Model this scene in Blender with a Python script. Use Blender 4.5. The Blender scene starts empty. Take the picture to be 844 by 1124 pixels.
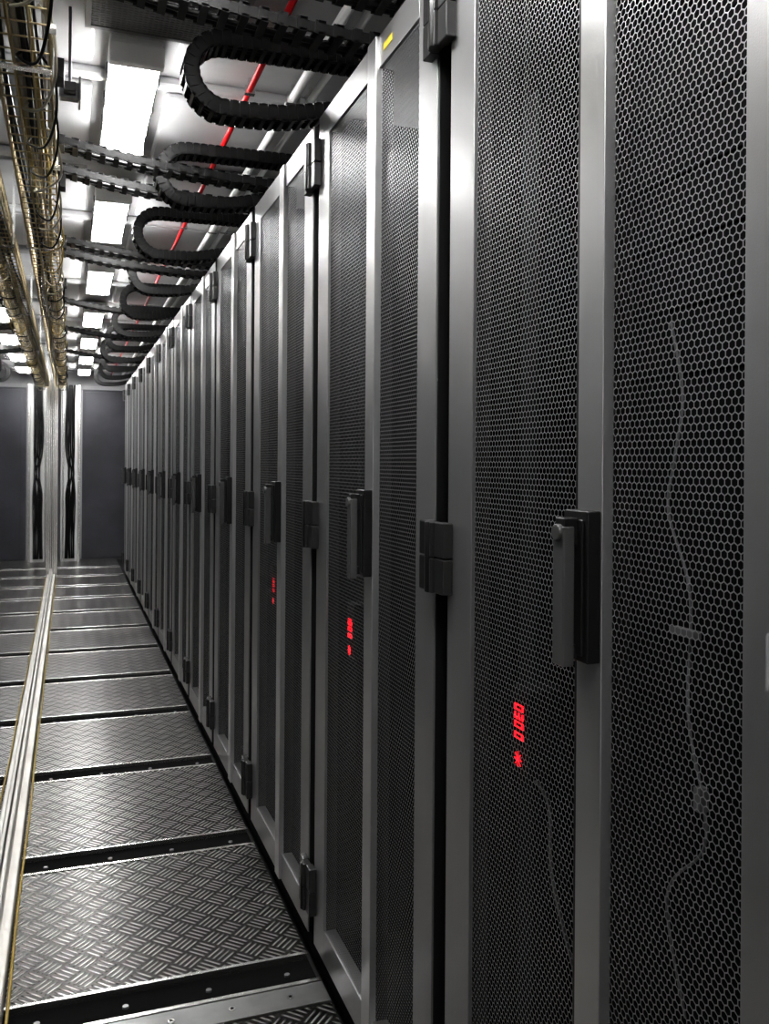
import bpy, math, random
from mathutils import Vector, Matrix
random.seed(4)
scene = bpy.context.scene
scene.view_settings.view_transform = 'Standard'
try: scene.view_settings.look = 'Medium High Contrast'
except Exception as e: print('look', e)

# ---------------------------------------------------------------- helpers
class MB:
    def __init__(s): s.v=[]; s.f=[]; s.m=[]; s.s=[]
    def box(s,x0,x1,y0,y1,z0,z1,m=0,M=None):
        b=len(s.v)
        P=[(x0,y0,z0),(x1,y0,z0),(x1,y1,z0),(x0,y1,z0),(x0,y0,z1),(x1,y0,z1),(x1,y1,z1),(x0,y1,z1)]
        if M is not None: P=[tuple(M@Vector(p)) for p in P]
        s.v+=P
        for q in [(0,3,2,1),(4,5,6,7),(0,1,5,4),(1,2,6,5),(2,3,7,6),(3,0,4,7)]:
            s.f.append([b+i for i in q]); s.m.append(m); s.s.append(False)
    def quad(s,pts,m=0):
        b=len(s.v); s.v+=[tuple(p) for p in pts]; s.f.append([b+i for i in range(len(pts))]); s.m.append(m); s.s.append(False)
    def tube(s,pts,r,m=0,seg=8,closed=False):
        pts=[Vector(p) for p in pts]; n=len(pts); b=len(s.v); prev=None
        for i,p in enumerate(pts):
            a=pts[max(i-1,0)]; c=pts[min(i+1,n-1)]
            t=(c-a).normalized()
            if prev is None:
                up=Vector((0,0,1)) if abs(t.z)<.9 else Vector((0,1,0))
                u=t.cross(up).normalized()
            else:
                u=(prev-t*prev.dot(t)).normalized()
            prev=u; w=t.cross(u)
            for k in range(seg):
                a_=2*math.pi*k/seg
                s.v.append(tuple(p+(u*math.cos(a_)+w*math.sin(a_))*r))
        for i in range(n-1):
            for k in range(seg):
                k2=(k+1)%seg
                s.f.append([b+i*seg+k,b+i*seg+k2,b+(i+1)*seg+k2,b+(i+1)*seg+k]); s.m.append(m); s.s.append(True)
        s.f.append([b+k for k in range(seg)][::-1]); s.m.append(m); s.s.append(False)
        s.f.append([b+(n-1)*seg+k for k in range(seg)]); s.m.append(m); s.s.append(False)
    def mesh(s,name,mats):
        me=bpy.data.meshes.new(name); me.from_pydata(s.v,[],s.f)
        for m in mats: me.materials.append(m)
        for p,mi,sm in zip(me.polygons,s.m,s.s): p.material_index=mi; p.use_smooth=sm
        me.update(); return me
    def obj(s,name,mats,parent=None,loc=(0,0,0),bevel=0):
        return link(name,s.mesh(name,mats),parent,loc,bevel)
def link(name,me,parent=None,loc=(0,0,0),bevel=0,segs=2):
    o=bpy.data.objects.new(name,me); scene.collection.objects.link(o); o.location=loc
    if parent: o.parent=parent
    if bevel:
        b=o.modifiers.new('bevel','BEVEL'); b.width=bevel; b.segments=segs; b.limit_method='ANGLE'; b.harden_normals=False
    return o
def empty(name,loc=(0,0,0)):
    o=bpy.data.objects.new(name,None); scene.collection.objects.link(o); o.location=loc; o.empty_display_size=.1; return o
def smooth_path(pts,n=8):
    P=[Vector(p) for p in pts]; out=[]
    for i in range(len(P)-1):
        p0=P[max(i-1,0)];p1=P[i];p2=P[i+1];p3=P[min(i+2,len(P)-1)]
        for k in range(n):
            t=k/n
            out.append(.5*((2*p1)+(-p0+p2)*t+(2*p0-5*p1+4*p2-p3)*t*t+(-p0+3*p1-3*p2+p3)*t**3))
    out.append(P[-1]); return out

def mat(name,col=(.5,.5,.5),metal=0,rough=.5,emit=None,estr=0,spec=.5,bump=0,bscale=200,var=0,vscale=6):
    m=bpy.data.materials.new(name); m.use_nodes=True; nt=m.node_tree; p=nt.nodes['Principled BSDF']
    p.inputs['Base Color'].default_value=(*col,1); p.inputs['Metallic'].default_value=metal
    p.inputs['Roughness'].default_value=rough; p.inputs['Specular IOR Level'].default_value=spec
    if emit: p.inputs['Emission Color'].default_value=(*emit,1); p.inputs['Emission Strength'].default_value=estr
    if bump or var:
        tc=nt.nodes.new('ShaderNodeTexCoord')
    if bump:
        n=nt.nodes.new('ShaderNodeTexNoise'); n.inputs['Scale'].default_value=bscale; n.inputs['Detail'].default_value=3
        nt.links.new(tc.outputs['Object'],n.inputs['Vector'])
        b=nt.nodes.new('ShaderNodeBump'); b.inputs['Strength'].default_value=bump; b.inputs['Distance'].default_value=.002
        nt.links.new(n.outputs['Fac'],b.inputs['Height']); nt.links.new(b.outputs['Normal'],p.inputs['Normal'])
    if var:
        n=nt.nodes.new('ShaderNodeTexNoise'); n.inputs['Scale'].default_value=vscale; n.inputs['Detail'].default_value=5
        nt.links.new(tc.outputs['Object'],n.inputs['Vector'])
        r=nt.nodes.new('ShaderNodeValToRGB'); r.color_ramp.elements[0].position=.3; r.color_ramp.elements[1].position=.7
        r.color_ramp.elements[0].color=(*[c*(1-var) for c in col],1); r.color_ramp.elements[1].color=(*[min(1,c*(1+var)) for c in col],1)
        nt.links.new(n.outputs['Fac'],r.inputs['Fac']); nt.links.new(r.outputs['Color'],p.inputs['Base Color'])
    return m

def hex_mat(name,pitch,hole,col,metal,rough):
    m=mat(name,col,metal,rough); nt=m.node_tree; N=nt.nodes; L=nt.links; p=N['Principled BSDF']; out=N['Material Output']
    def VM(op,a=None,b=None):
        n=N.new('ShaderNodeVectorMath'); n.operation=op
        for i,x in enumerate((a,b)):
            if x is None: continue
            if isinstance(x,tuple): n.inputs[i].default_value=x
            else: L.new(x,n.inputs[i])
        return n
    def MM(op,a,b=None):
        n=N.new('ShaderNodeMath'); n.operation=op
        for i,x in enumerate((a,b)):
            if x is None: continue
            if isinstance(x,(int,float)): n.inputs[i].default_value=x
            else: L.new(x,n.inputs[i])
        return n.outputs[0]
    tc=N.new('ShaderNodeTexCoord'); sp=N.new('ShaderNodeSeparateXYZ'); L.new(tc.outputs['Object'],sp.inputs[0])
    cb=N.new('ShaderNodeCombineXYZ'); L.new(MM('DIVIDE',sp.outputs['Y'],pitch),cb.inputs[0]); L.new(MM('DIVIDE',sp.outputs['Z'],pitch),cb.inputs[1])
    s3=math.sqrt(3)
    pv=VM('ADD',cb.outputs[0],(50,50*s3,0)).outputs[0]
    r=(1,s3,1); h=(.5,s3/2,0)
    a=VM('SUBTRACT',VM('MODULO',pv,r).outputs[0],h).outputs[0]
    b=VM('SUBTRACT',VM('MODULO',VM('ADD',pv,h).outputs[0],r).outputs[0],h).outputs[0]
    la=VM('LENGTH',a).outputs['Value']; lb=VM('LENGTH',b).outputs['Value']
    fac=MM('LESS_THAN',lb,la)
    mx=N.new('ShaderNodeMix'); mx.data_type='VECTOR'; L.new(fac,mx.inputs[0]); L.new(a,mx.inputs[4]); L.new(b,mx.inputs[5])
    g=VM('ABSOLUTE',mx.outputs[1]).outputs[0]
    dt=VM('DOT_PRODUCT',g,(.5,s3/2,0)).outputs['Value']
    gs=N.new('ShaderNodeSeparateXYZ'); L.new(g,gs.inputs[0])
    d=MM('MAXIMUM',gs.outputs[0],dt)
    hm=MM('LESS_THAN',d,.5*hole)
    tr=N.new('ShaderNodeBsdfTransparent'); ms=N.new('ShaderNodeMixShader')
    L.new(hm,ms.inputs[0]); L.new(p.outputs[0],ms.inputs[1]); L.new(tr.outputs[0],ms.inputs[2]); L.new(ms.outputs[0],out.inputs[0])
    return m

def tread_mat():
    m=mat('tread_plate_metal',(.3,.3,.3),1,.33); nt=m.node_tree; N=nt.nodes; L=nt.links; p=N['Principled BSDF']
    def MM(op,a,b=None,c=None):
        n=N.new('ShaderNodeMath'); n.operation=op
        for i,x in enumerate((a,b,c)):
            if x is None: continue
            if isinstance(x,(int,float)): n.inputs[i].default_value=x
            else: L.new(x,n.inputs[i])
        return n.outputs[0]
    tc=N.new('ShaderNodeTexCoord'); sp=N.new('ShaderNodeSeparateXYZ'); L.new(tc.outputs['Object'],sp.inputs[0])
    c=.058; k=math.sqrt(.5)/c
    u=MM('MULTIPLY',MM('ADD',sp.outputs[0],sp.outputs[1]),k); v=MM('MULTIPLY',MM('SUBTRACT',sp.outputs[1],sp.outputs[0]),k)
    u=MM('ADD',u,400.0); v=MM('ADD',v,400.0)
    fu=MM('FRACT',u); fv=MM('FRACT',v)
    par=MM('MODULO',MM('ADD',MM('FLOOR',u),MM('FLOOR',v)),2.0); par=MM('GREATER_THAN',par,.5)
    def sel(a,b):
        return MM('ADD',MM('MULTIPLY',par,a),MM('MULTIPLY',MM('SUBTRACT',1.0,par),b))
    along=sel(fu,fv); across=sel(fv,fu)
    st=MM('ABSOLUTE',MM('SUBTRACT',MM('FRACT',MM('MULTIPLY',across,4.0)),.5))
    bar=N.new('ShaderNodeMapRange'); bar.interpolation_type='SMOOTHSTEP'; L.new(st,bar.inputs[0]); bar.inputs[1].default_value=.28; bar.inputs[2].default_value=.06
    en=N.new('ShaderNodeMapRange'); en.interpolation_type='SMOOTHSTEP'; L.new(MM('ABSOLUTE',MM('SUBTRACT',along,.5)),en.inputs[0]); en.inputs[1].default_value=.47; en.inputs[2].default_value=.30
    h=MM('MULTIPLY',bar.outputs[0],en.outputs[0])
    b=N.new('ShaderNodeBump'); b.inputs['Strength'].default_value=1; b.inputs['Distance'].default_value=.009; L.new(h,b.inputs['Height'])
    L.new(b.outputs[0],p.inputs['Normal'])
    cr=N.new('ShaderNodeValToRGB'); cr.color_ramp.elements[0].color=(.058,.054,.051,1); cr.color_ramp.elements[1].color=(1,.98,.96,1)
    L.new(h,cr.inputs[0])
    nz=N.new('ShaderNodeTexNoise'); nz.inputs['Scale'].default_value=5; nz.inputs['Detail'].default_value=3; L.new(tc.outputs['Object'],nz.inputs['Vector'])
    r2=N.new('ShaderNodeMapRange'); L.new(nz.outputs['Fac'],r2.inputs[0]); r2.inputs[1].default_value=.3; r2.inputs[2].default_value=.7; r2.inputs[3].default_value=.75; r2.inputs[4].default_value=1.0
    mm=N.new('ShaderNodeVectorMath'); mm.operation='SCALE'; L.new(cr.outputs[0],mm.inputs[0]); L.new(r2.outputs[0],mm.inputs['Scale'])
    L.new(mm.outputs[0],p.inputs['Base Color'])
    p.inputs['Roughness'].default_value=.28
    return m

M_frame=mat('rack_painted_steel',(.38,.38,.38),.8,.35,bump=.12,bscale=500,var=.08,vscale=3)
M_stile=mat('rack_centre_steel',(.60,.60,.60),.85,.31,bump=.1,bscale=500)
M_dark=mat('rack_interior_black',(.004,.004,.005),0,.8,spec=.1)
M_equip=mat('equipment_charcoal',(.006,.006,.007),.0,.8,spec=.1)
M_black=mat('black_plastic',(.012,.012,.012),0,.34,bump=.1,bscale=300)
M_lever=mat('lever_grey_plastic',(.09,.09,.09),.2,.28,bump=.1,bscale=300)
M_hinge=mat('hinge_dark_metal',(.03,.03,.03),.5,.3)
M_hinge2=mat('hinge_grey_metal',(.06,.06,.06),.6,.3)
M_chain=mat('cable_chain_black_plastic',(.005,.005,.005),0,.48,spec=.3)
M_chrome=mat('stainless_steel',(.85,.84,.82),1,.25,bump=.08,bscale=60)
M_rail=mat('rail_satin_steel',(.72,.70,.66),.6,.42,bump=.2,bscale=25,var=.15,vscale=5)
M_white=mat('white_paint',(.8,.8,.79),0,.4)
M_ceil=mat('ceiling_painted_metal',(.42,.42,.425),.1,.55,var=.15,vscale=2.5)
M_light=mat('lamp_diffuser',(.9,.9,.9),0,.4,emit=(1,.995,.98),estr=50)
M_tube=mat('lamp_tube',(1,1,1),0,.4,emit=(1,1,1),estr=50)
M_red=mat('red_pipe_paint',(.5,.006,.01),0,.3)
M_led=mat('red_led',(.3,0,.005),0,.4,emit=(1,.008,.02),estr=2.4)
M_led2=mat('red_led_dim',(.2,0,.005),0,.4,emit=(1,.008,.02),estr=.7)
M_yel=mat('yellow_cable',(.42,.30,.07),0,.4)
M_gold=mat('zinc_wire_basket',(.50,.41,.25),.8,.35)
M_cream=mat('cream_cable',(.45,.41,.32),0,.45)
M_cable=mat('grey_cable',(.13,.13,.135),0,.45)
M_lab=mat('yellow_label',(.65,.5,.03),0,.5)
M_door=mat('door_blue_grey_paint',(.060,.061,.072),.1,.42,var=.3,vscale=2)
M_wall=mat('wall_grey_paint',(.36,.36,.37),.1,.5)
M_wallw=mat('wall_white_paint',(.8,.8,.8),0,.5)
M_beam=mat('floor_beam_black',(.006,.006,.006),0,.8,spec=.08)
M_floorbase=mat('floor_dark_steel',(.03,.03,.03),.7,.45)
M_plate=mat('floor_strip_steel',(.25,.25,.25),.9,.35,var=.25,vscale=8)
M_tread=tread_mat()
M_mesh=hex_mat('hex_perforated_steel',.0088,.85,(.33,.33,.335),.6,.38)
M_glass=mat('mirrored_glass_panel',(.42,.43,.44),1,.02)

CAMH=1.242; D=.579; P=.8; Y0=.538; NR=12; CEIL=2.42; GX=-.175; RX=-.134

# ---------------------------------------------------------------- room shell
b=MB(); b.box(GX-.35,1.75,-1.3,11.9,-.1,-.03,0); b.obj('floor',[M_floorbase])
b=MB(); b.box(GX-.35,1.75,-1.3,11.9,CEIL,CEIL+.08,0); b.obj('ceiling',[M_ceil])
b=MB(); b.box(GX-.35,1.75,11.9,11.98,-.1,CEIL,0); b.obj('wall_back',[M_wall])
b=MB(); b.box(GX-.35,1.75,-1.38,-1.3,-.1,CEIL,0); b.obj('wall_front',[M_wallw])
b=MB(); b.box(1.75,1.83,-1.3,11.9,-.1,CEIL,0); b.obj('wall_right',[M_wallw])
b=MB(); b.box(GX-.43,GX-.35,-1.3,11.9,-.1,CEIL,0); b.obj('wall_left',[M_wall])

# ceiling pressed panels + cross beams
b=MB(); y=-1.25
while y<11.6:
    for (xa,xb) in [(GX+.02,.06),(.28,.86),(.92,1.6)]:
        b.box(xa,xb,y+.09,y+.70,CEIL-.022,CEIL,0)
    b.box(GX-.3,1.7,y-.02,y+.02,CEIL-.035,CEIL,0)
    y+=.8
b.obj('trim_1',[M_ceil,M_white],bevel=.018)

# glass partition
b=MB(); y=-1.2
while y<10.1:
    y2=min(y+2.4,10.2); b.box(GX-.008,GX,y+.003,y2-.003,.02,CEIL,0); y=y2
b.box(GX-.03,GX-.012,-1.2,10.2,.0,CEIL,1)
b.obj('glass_partition',[M_glass,M_dark])
b=MB(); b.box(GX-.02,RX,-1.2,10.14,-.03,.028,0); b.box(GX+.001,GX+.016,-1.2,10.14,.028,.09,0)
b.obj('trim_2',[M_rail],bevel=.004)
b=MB(); b.tube([(RX+.010+.002*math.sin(i*.9),-1.2+i*.2,.006) for i in range(57)],.004,0)
b.obj('floor_cable',[M_yel])
b=MB(); b.box(-.175,-.115,10.2,10.26,-.03,CEIL,0); b.box(-.16,-.135,10.19,10.2,.0,2.2,0)
b.obj('steel_post',[M_chrome],bevel=.006)

# ---------------------------------------------------------------- floor panels
for k in range(-2,14):
    yg=Y0+P*k
    y0=yg+.02; y1=yg+P-.115
    if k==1: y1=yg+P-.2
    if k==13: y1=11.88
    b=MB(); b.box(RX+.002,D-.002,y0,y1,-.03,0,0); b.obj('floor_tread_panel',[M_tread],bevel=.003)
for k in range(-1,14):
    yg=Y0+P*k
    w0=yg-.113; w1=yg+.018
    b=MB()
    b.box(RX+.002,D-.002,w0,w1,-.03,-.014,0)
    b.box(RX+.002,D-.002,w0,w0+.012,-.014,.003,1)
    b.box(RX+.002,D-.002,w1-.010,w1,-.014,.003,1)
    for i in range(4):
        xx=-.06+i*.19; b.tube([(xx,yg-.045,-.014),(xx,yg-.045,-.009)],.007,2,12)
    if k==2:
        b.box(RX+.002,D-.002,yg-.198,yg-.12,-.03,.004,2)
        for i in range(5):
            xx=-.05+i*.135; b.tube([(xx,yg-.16,.004),(xx,yg-.16,.007)],.008,1,12)
            b.tube([(xx,yg-.16,.007),(xx,yg-.16,.0075)],.004,0,8)
    b.obj('floor_cross_beam',[M_beam,M_chrome,M_plate],bevel=.0015)

# ---------------------------------------------------------------- rack meshes
b=MB()   # carcass
yA,yB=.022,.76
b.box(.035,.95,yA,yA+.012,.05,2.105,0); b.box(.035,.95,yB-.012,yB,.05,2.105,0)
b.box(.94,.95,yA,yB,.05,2.105,0); b.box(.01,.95,.0,P,0,.048,0)
b.box(.035,.95,0,P,2.104,2.116,1)
b.box(.03,.95,-.018,.018,.048,2.104,0)
b.box(.25,.93,.06,.72,.1,2.05,2)
for i in range(20):
    z=.14+i*.095; b.box(.240,.25,.1,.68,z,z+.090,2)
b.box(.12,.15,.04,.06,.06,2.09,0); b.box(.12,.15,.72,.74,.06,2.09,0)
b.box(.07,.11,.60,.65,.4,1.8,2)
carc=b.mesh('rack_carcass',[M_dark,M_frame,M_equip])
b=MB()   # door frame
R0=.102
b.box(0,.03,.019,R0,.05,2.1,0); b.box(0,.03,.675,.763,.05,2.1,0)
b.box(0,.03,R0,.675,2.035,2.1,0); b.box(0,.03,R0,.675,.05,.125,0)
b.box(-.008,.028,.315,.366,.052,2.098,1)
b.box(-.002,.03,.366,.380,.125,2.035,2)
b.box(.003,.031,.0165,.0188,.05,2.1,2)  # black slab added to darken the frame's lit side in the gap
b.box(.006,.031,.673,.6752,.125,2.035,2); b.box(.006,.031,.313,.3152,.125,2.035,2)  # black slabs added over the light grey recess sides, shade put into colour
frame=b.mesh('door_frame',[M_frame,M_stile,M_black])
b=MB()
for (ya,yb) in [(R0,.315),(.380,.675)]:
    x=.005
    b.quad([(x,ya,.125),(x,ya,2.035),(x,yb,2.035),(x,yb,.125)],0)
meshp=b.mesh('mesh_panel',[M_mesh])
b=MB()
for zc in (1.985,1.09,.185):
    for (za,zb) in ((zc-.058,zc-.001),(zc+.001,zc+.058)):
        b.box(-.018,.0,.742,.778,za,zb,1); b.box(-.018,.0,.806,.842,za,zb,0)
        b.box(-.024,-.004,.778,.789,za,zb,1); b.box(-.024,-.004,.795,.806,za,zb,0)
    b.tube([(-.016,.792,zc-.058),(-.016,.792,zc+.058)],.012,0,12)
    b.box(-.006,.03,.770,.812,zc-.03,zc+.03,0)
hinge=b.mesh('hinges',[M_hinge,M_hinge2])
b=MB()
b.box(-.026,-.008,.316,.367,1.016,1.190,0)
b.box(-.030,-.026,.322,.361,1.024,1.18,0)
b.box(-.050,-.035,.328,.352,1.012,1.172,1)
b.box(-.048,-.028,.330,.350,1.150,1.182,0)
b.box(-.043,-.028,.332,.348,1.020,1.036,0)
b.tube([(-.043,.340,1.165),(-.054,.340,1.165)],.010,1,14)
handle=b.mesh('handle',[M_black,M_lever])

SEG={'0':'abcdef','8':'abcdefg','1':'bc','3':'abgcd','5':'afgcd'}
def led_display_with_glare(mb,yc,zc,txt='0030'):
    ph=.0122; w=.0084; h=.024; t=.0015; x0,x1=.012,.014
    for i,ch in enumerate(txt):
        z0=zc+.022-i*ph-(.003 if i==3 else 0)
        def seg(v0,v1,h0,h1): mb.box(x0,x1,yc-h/2+h0,yc-h/2+h1,z0-v1,z0-v0,0)
        S={'a':(0,w,h-t*2,h),'d':(0,w,0,t*2),'g':(0,w,h/2-t,h/2+t),'f':(0,t,h/2,h),'e':(0,t,0,h/2),'b':(w-t,w,h/2,h),'c':(w-t,w,0,h/2)}
        for c in SEG[ch]: seg(*S[c])
    zz=zc-.054
    mb.tube([(.014,yc,zz),(.010,yc,zz)],.0028,0,10)
    for a in range(4):  # glowing rays imitate the LED's glare star, no real part
        R=Matrix.Translation((.012,yc,zz))@Matrix.Rotation(a*math.pi/4,4,'X')
        mb.box(-.0005,.0005,-.011,.011,-.0004,.0004,0,R)

for k in range(-1,NR):
    r=empty('server_rack',(D,Y0+P*k,0))
    link('carcass',carc,r); link('door_frame',frame,r,bevel=.003)
    link('mesh_panel',meshp,r); link('hinges',hinge,r,bevel=.002); link('handle',handle,r,bevel=.005,segs=3)
    if k in (0,1,2):
        yc={0:.545,1:.525,2:.500}[k]
        b=MB(); led_display_with_glare(b,yc,.886-.006*k,'0300' if k==0 else '1300'); b.obj('led_display_with_glare',[M_led if k<2 else M_led2],r)
        b=MB(); b.box(.015,.07,yc-.026,yc+.026,.81,.93,0); b.obj('display_housing',[M_equip],r)
    if k==0:
        b=MB()
        b.tube(smooth_path([(.05,.27,1.402),(.06,.262,1.32),(.06,.275,1.25),(.06,.285,1.19),(.07,.26,1.1),(.06,.249,.97),(.06,.223,.88),(.06,.225,.83),(.06,.283,.755),(.1,.3,.6)]),.0017,0)
        b.tube(smooth_path([(.03,.56,.83),(.04,.545,.80),(.06,.541,.76),(.06,.53,.66),(.1,.52,.5)]),.0028,0)
        b.box(.055,.065,.235,.275,1.055,1.063,0); b.box(.05,.062,.218,.228,.875,.90,0)
        b.obj('patch_cables',[M_cable],r)
        b=MB(); b.box(-.001,.0,.045,.072,1.045,1.095,0); b.obj('white_label',[M_wall],r)
    if k==1:
        b=MB(); b.box(-.001,.0,.240,.29,2.058,2.072,0); b.obj('warning_label',[M_lab],r)

# ---------------------------------------------------------------- ceiling lamps
b=MB()
W=.070; Lh=.36
b.box(-W,W,-Lh,Lh,.028,.075,0)
b.box(-W+.006,W-.006,-Lh+.012,Lh-.012,-.0,.028,1)
for s in (-1,1):
    b.tube([(s*.03,-Lh+.03,.002),(s*.03,Lh-.03,.002)],.013,2,12)
    b.box(-W-.002,W+.002,s*Lh-.016,s*Lh+.016,-.008,.05,0)
for yy in (-.2,0,.2):
    for s in (-1,1): b.box(s*W-.005,s*W+.005,yy-.014,yy+.014,.012,.06,3)
b.box(-.02,.02,-.25,-.22,.075,.098,0); b.box(-.02,.02,.22,.25,.075,.098,0)
lamp=b.mesh('ceiling_lamp',[M_white,M_light,M_tube,M_black])
for y in [-.1,1.25,2.82,4.14,5.55,7.0,8.4,9.8,11.1]:
    link('ceiling_lamp',lamp,None,(.165,y,CEIL-.098),bevel=.006)

# ---------------------------------------------------------------- pipes
def pipe(name,x,z,r,m):
    b=MB(); b.tube([(x,-1.28,z),(x,11.82,z)],r,0,14)
    y=-.6
    while y<11.5:
        b.box(x-r-.006,x+r+.006,y,y+.02,z-r-.003,z+r+.003,1); b.box(x-.005,x+.005,y+.005,y+.015,z+r,CEIL-.02,1); y+=1.6
    b.obj(name,[m,M_chrome])
pipe('red_sprinkler_pipe',.502,CAMH+1.118,.009,M_red)
pipe('steel_conduit',.635,CAMH+1.113,.014,M_white)
pipe('steel_conduit',.69,CAMH+1.115,.011,M_white)

# ---------------------------------------------------------------- energy chains
def resample(path,step):
    out=[path[0]]; acc=0
    for i in range(1,len(path)):
        a=path[i-1]; c=path[i]; L=(c-a).length
        while acc+L>=step:
            t=(step-acc)/L; a=a.lerp(c,t); out.append(a); L=(c-a).length; acc=0
        acc+=L
    return out
def chain(mb,pts,w=.07,h=.042,step=.034,cover=.62):
    path=[Vector(p) for p in pts]; q=resample(path,step)
    for i in range(len(q)-1):
        a,c=q[i],q[i+1]; t=(c-a).normalized(); side=Vector((0,1,0)); side=(side-t*side.dot(t)).normalized(); up=side.cross(t)*-1
        R=Matrix((( t.x,side.x,up.x,a.x),(t.y,side.y,up.y,a.y),(t.z,side.z,up.z,a.z),(0,0,0,1)))
        l=(c-a).length
        for s in (-1,1):
            ya,yb=sorted((s*w/2,s*(w/2-.006)))
            mb.box(-.001,l*cover,ya,yb,-h/2,h/2,0,R)
            ya,yb=sorted((s*(w/2-.003),s*(w/2-.009)))
            mb.box(l*.4,l+.004,ya,yb,-h/2+.003,h/2-.003,0,R)
        mb.box(l*.15,l*.55,-w/2,w/2,-h/2-.001,-h/2+.005,0,R)
        mb.box(l*.15,l*.55,-w/2,w/2,h/2-.005,h/2+.001,0,R)
    return path
def add_loop(y,jx=0,jr=0):
    b=MB(); r=.090+jr; cx=.365+jx; lo=CAMH+.865; zc=lo+r
    pts=[(1.1,y,lo+.035),(.75,y,lo+.035),(.62,y,lo+.032),(.50,y,lo+.006),(cx,y,lo)]
    for i in range(1,13):
        a=-math.pi/2-math.pi*i/12
        pts.append((cx+r*math.cos(a),y,zc+r*math.sin(a)))
    top=lo+2*r
    pts+=[(.50,y,top+.002),(.7,y,top+.004),(1.1,y,top+.004)]
    path=smooth_path(pts,6)
    chain(b,path,w=.075,h=.038,step=.024,cover=.86)
    for s in (-.02,0,.02):
        b.tube([p+Vector((0,s,.002*math.sin(i*.3+s*90))) for i,p in enumerate(path)][::2],.0085,0,6)
    b.obj('cable_chain',[M_chain])
for k in range(2,NR+1):
    add_loop(Y0+P*k+.03,random.uniform(-.02,.02),random.uniform(-.006,.006))
for y in [1.60,1.80,2.82,3.08,4.05,4.28,5.56,6.7,8.05]:
    b=MB()
    pts=smooth_path([(-.12,y,CAMH+.972),(-.03,y,CAMH+.962),(.2,y,CAMH+.928),(.5,y,CAMH+.908),(.66,y,CAMH+.905),(1.2,y,CAMH+.905)],8)
    chain(b,pts,w=.08,h=.028,step=.040,cover=.5)
    b.tube([p+Vector((0,.018,-.004)) for p in pts][::3],.006,0,6)
    b.obj('cable_chain',[M_chain])

# ---------------------------------------------------------------- cable basket tray
b=MB(); xa,xb=-.145,-.04; z0=CAMH+.80; z1=z0+.085; ya,yb=-.2,10.1
for x,z in [(xa,z1),(xa,z0+.045),(xa,z0),(-.11,z0),(-.075,z0),(xb,z0),(xb,z0+.045),(xb,z1)]:
    b.tube([(x,ya,z),(x,yb,z)],.0025,0,6)
y=ya
while y<yb:
    b.tube([(xa,y,z1),(xa,y,z0),(xb,y,z0),(xb,y,z1)],.0025,0,5); y+=.06
y=.3
while y<yb:
    b.box(xa-.01,xa-.002,y,y+.02,z0,CEIL,1); b.box(xa-.01,xb,y,y+.02,z0-.008,z0-.004,1); y+=1.6
# clips and small junction boxes along the tray
y=.91
while y<yb-.5:
    b.box(xb-.004,xb+.012,y-.012,y+.012,z0-.014,z0-.006,1)
    b.box(xb+.002,xb+.024,y+.30,y+.36,z0+.03,z0+.07,5)
    b.box(xb-.006,xb+.004,y+.28,y+.38,z0+.02,z0+.08,4)
    y+=.8
for i in range(20):
    x0=random.uniform(xa+.012,xb-.012); zz=z0+random.uniform(.012,.075); ph=random.uniform(0,6); mi=2+[0,3,1,1,2,3][i%6]
    b.tube([(x0+.009*math.sin(ph+j*.5),ya+j*.2,zz+.007*math.sin(ph*2+j*.7)) for j in range(int((yb-ya)/.2)+1)],random.uniform(.003,.0055),mi,6)
y=.6
while y<9.8:
    s=random.uniform(-.02,.02)
    b.tube(smooth_path([(-.06,y,z0+.05),(-.035,y+.05,z0+.03),(-.03+s*.3,y+.12,z0-.03),(-.06,y+.25,z0-.045+s),(-.10,y+.34,z0-.02),(-.09,y+.42,z0+.03)],5),.003,2+random.choice([0,1,3,3]),6)
    y+=random.uniform(.15,.3)
b.obj('wire_basket_tray_with_cables',[M_gold,M_chrome,M_yel,M_cream,M_white,M_chain])

# sensor bracket
b=MB(); b.box(-.06,-.01,0,.03,-.02,.02,0); b.box(-.05,-.02,-.025,0,-.012,.012,1); b.box(-.014,-.008,-.02,.05,-.03,.03,0); b.tube([(-.035,.015,.02),(-.035,.015,.238)],.004,0,8)
b.obj('ceiling_sensor',[M_cable,M_black],None,(.03,2.35,CAMH+.94),bevel=.002)

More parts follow.
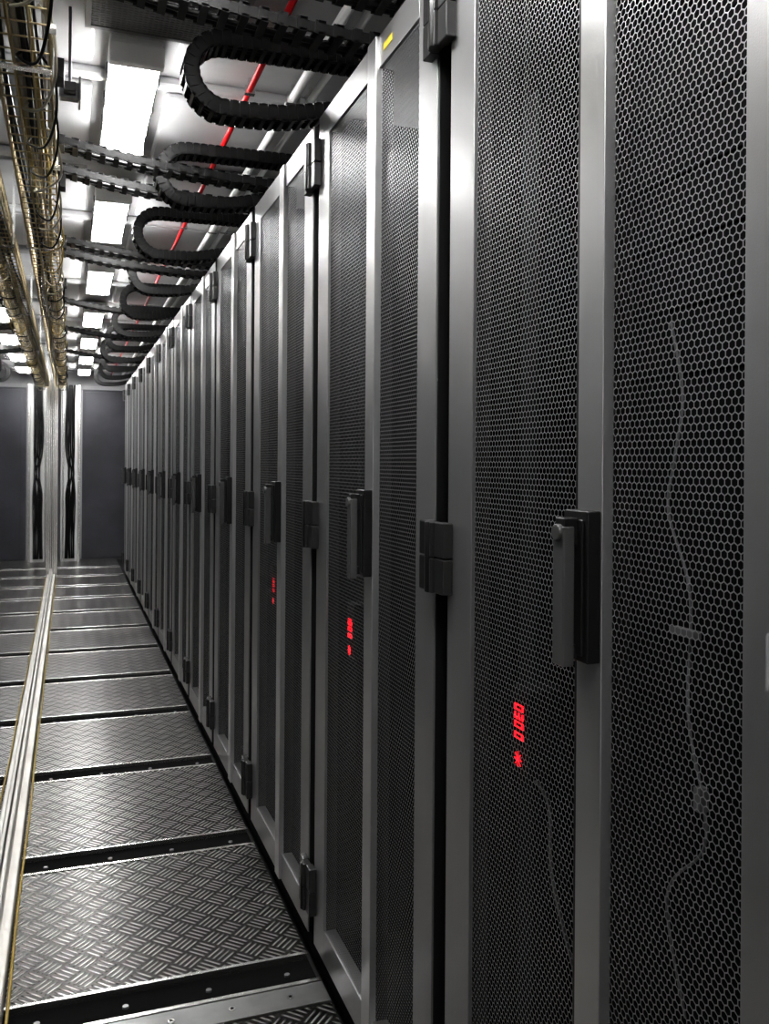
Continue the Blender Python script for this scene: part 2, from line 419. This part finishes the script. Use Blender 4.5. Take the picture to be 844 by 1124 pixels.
# vent grille
b=MB(); b.box(.03,.42,1.72,1.735,CEIL-.05,CEIL,0); b.box(.03,.42,2.385,2.40,CEIL-.05,CEIL,0); b.box(.03,.045,1.735,2.385,CEIL-.05,CEIL,0); b.box(.405,.42,1.735,2.385,CEIL-.05,CEIL,0)
b.box(.045,.405,1.735,2.385,CEIL-.030,CEIL-.022,1)
for i in range(54):
    yy=1.738+i*.012; b.box(.045,.405,yy,yy+.006,CEIL-.048,CEIL-.044,0)
for i in range(27):
    xx=.05+i*.0131; b.box(xx,xx+.005,1.735,2.385,CEIL-.047,CEIL-.045,0)
b.obj('vent_grille',[M_plate,M_equip])

# ---------------------------------------------------------------- far end
b=MB(); b.box(.155,.80,11.85,11.895,.0,2.17,0); b.box(.18,.77,11.84,11.85,.03,2.14,0); b.box(.13,.155,11.84,11.895,0,2.2,1); b.box(.13,.82,11.83,11.895,2.17,2.21,1)
b.obj('door_1',[M_door,M_wall],bevel=.003)
b=MB(); b.box(-.10,.13,11.6,11.84,-.03,2.2,0); b.box(-.08,-.06,11.57,11.6,0,2.2,1);b.box(.10,.13,11.57,11.6,0,2.2,1)
b.obj('steel_cabinet',[M_white,M_chrome],bevel=.004)
b=MB()
for i in range(9):
    x=-.035+i*.012
    b.tube(smooth_path([(x+random.uniform(-.008,.008),11.575,2.2-j*.27) if j!=4 else (x*.5+random.uniform(-.01,.04),11.565,1.1) for j in range(9)],4),.008,0,6)
b.obj('hanging_cable_bundle',[M_chain])

# ---------------------------------------------------------------- world + camera
w=bpy.data.worlds.new('world'); scene.world=w; w.use_nodes=True
w.node_tree.nodes['Background'].inputs[0].default_value=(.5,.5,.5,1); w.node_tree.nodes['Background'].inputs[1].default_value=.3
cam=bpy.data.cameras.new('camera'); co=bpy.data.objects.new('camera',cam); scene.collection.objects.link(co)
F=960.; th=math.atan(346/F); rho=math.radians(.4)
cam.sensor_fit='VERTICAL'; cam.sensor_height=24; cam.lens=F*24/1124; cam.shift_y=-(562-509.4)/1124; cam.clip_start=.01
co.matrix_world=Matrix.Translation((0,0,CAMH))@Matrix.Rotation(-th,4,'Z')@Matrix.Rotation(math.pi/2,4,'X')@Matrix.Rotation(rho,4,'Z')
scene.camera=co
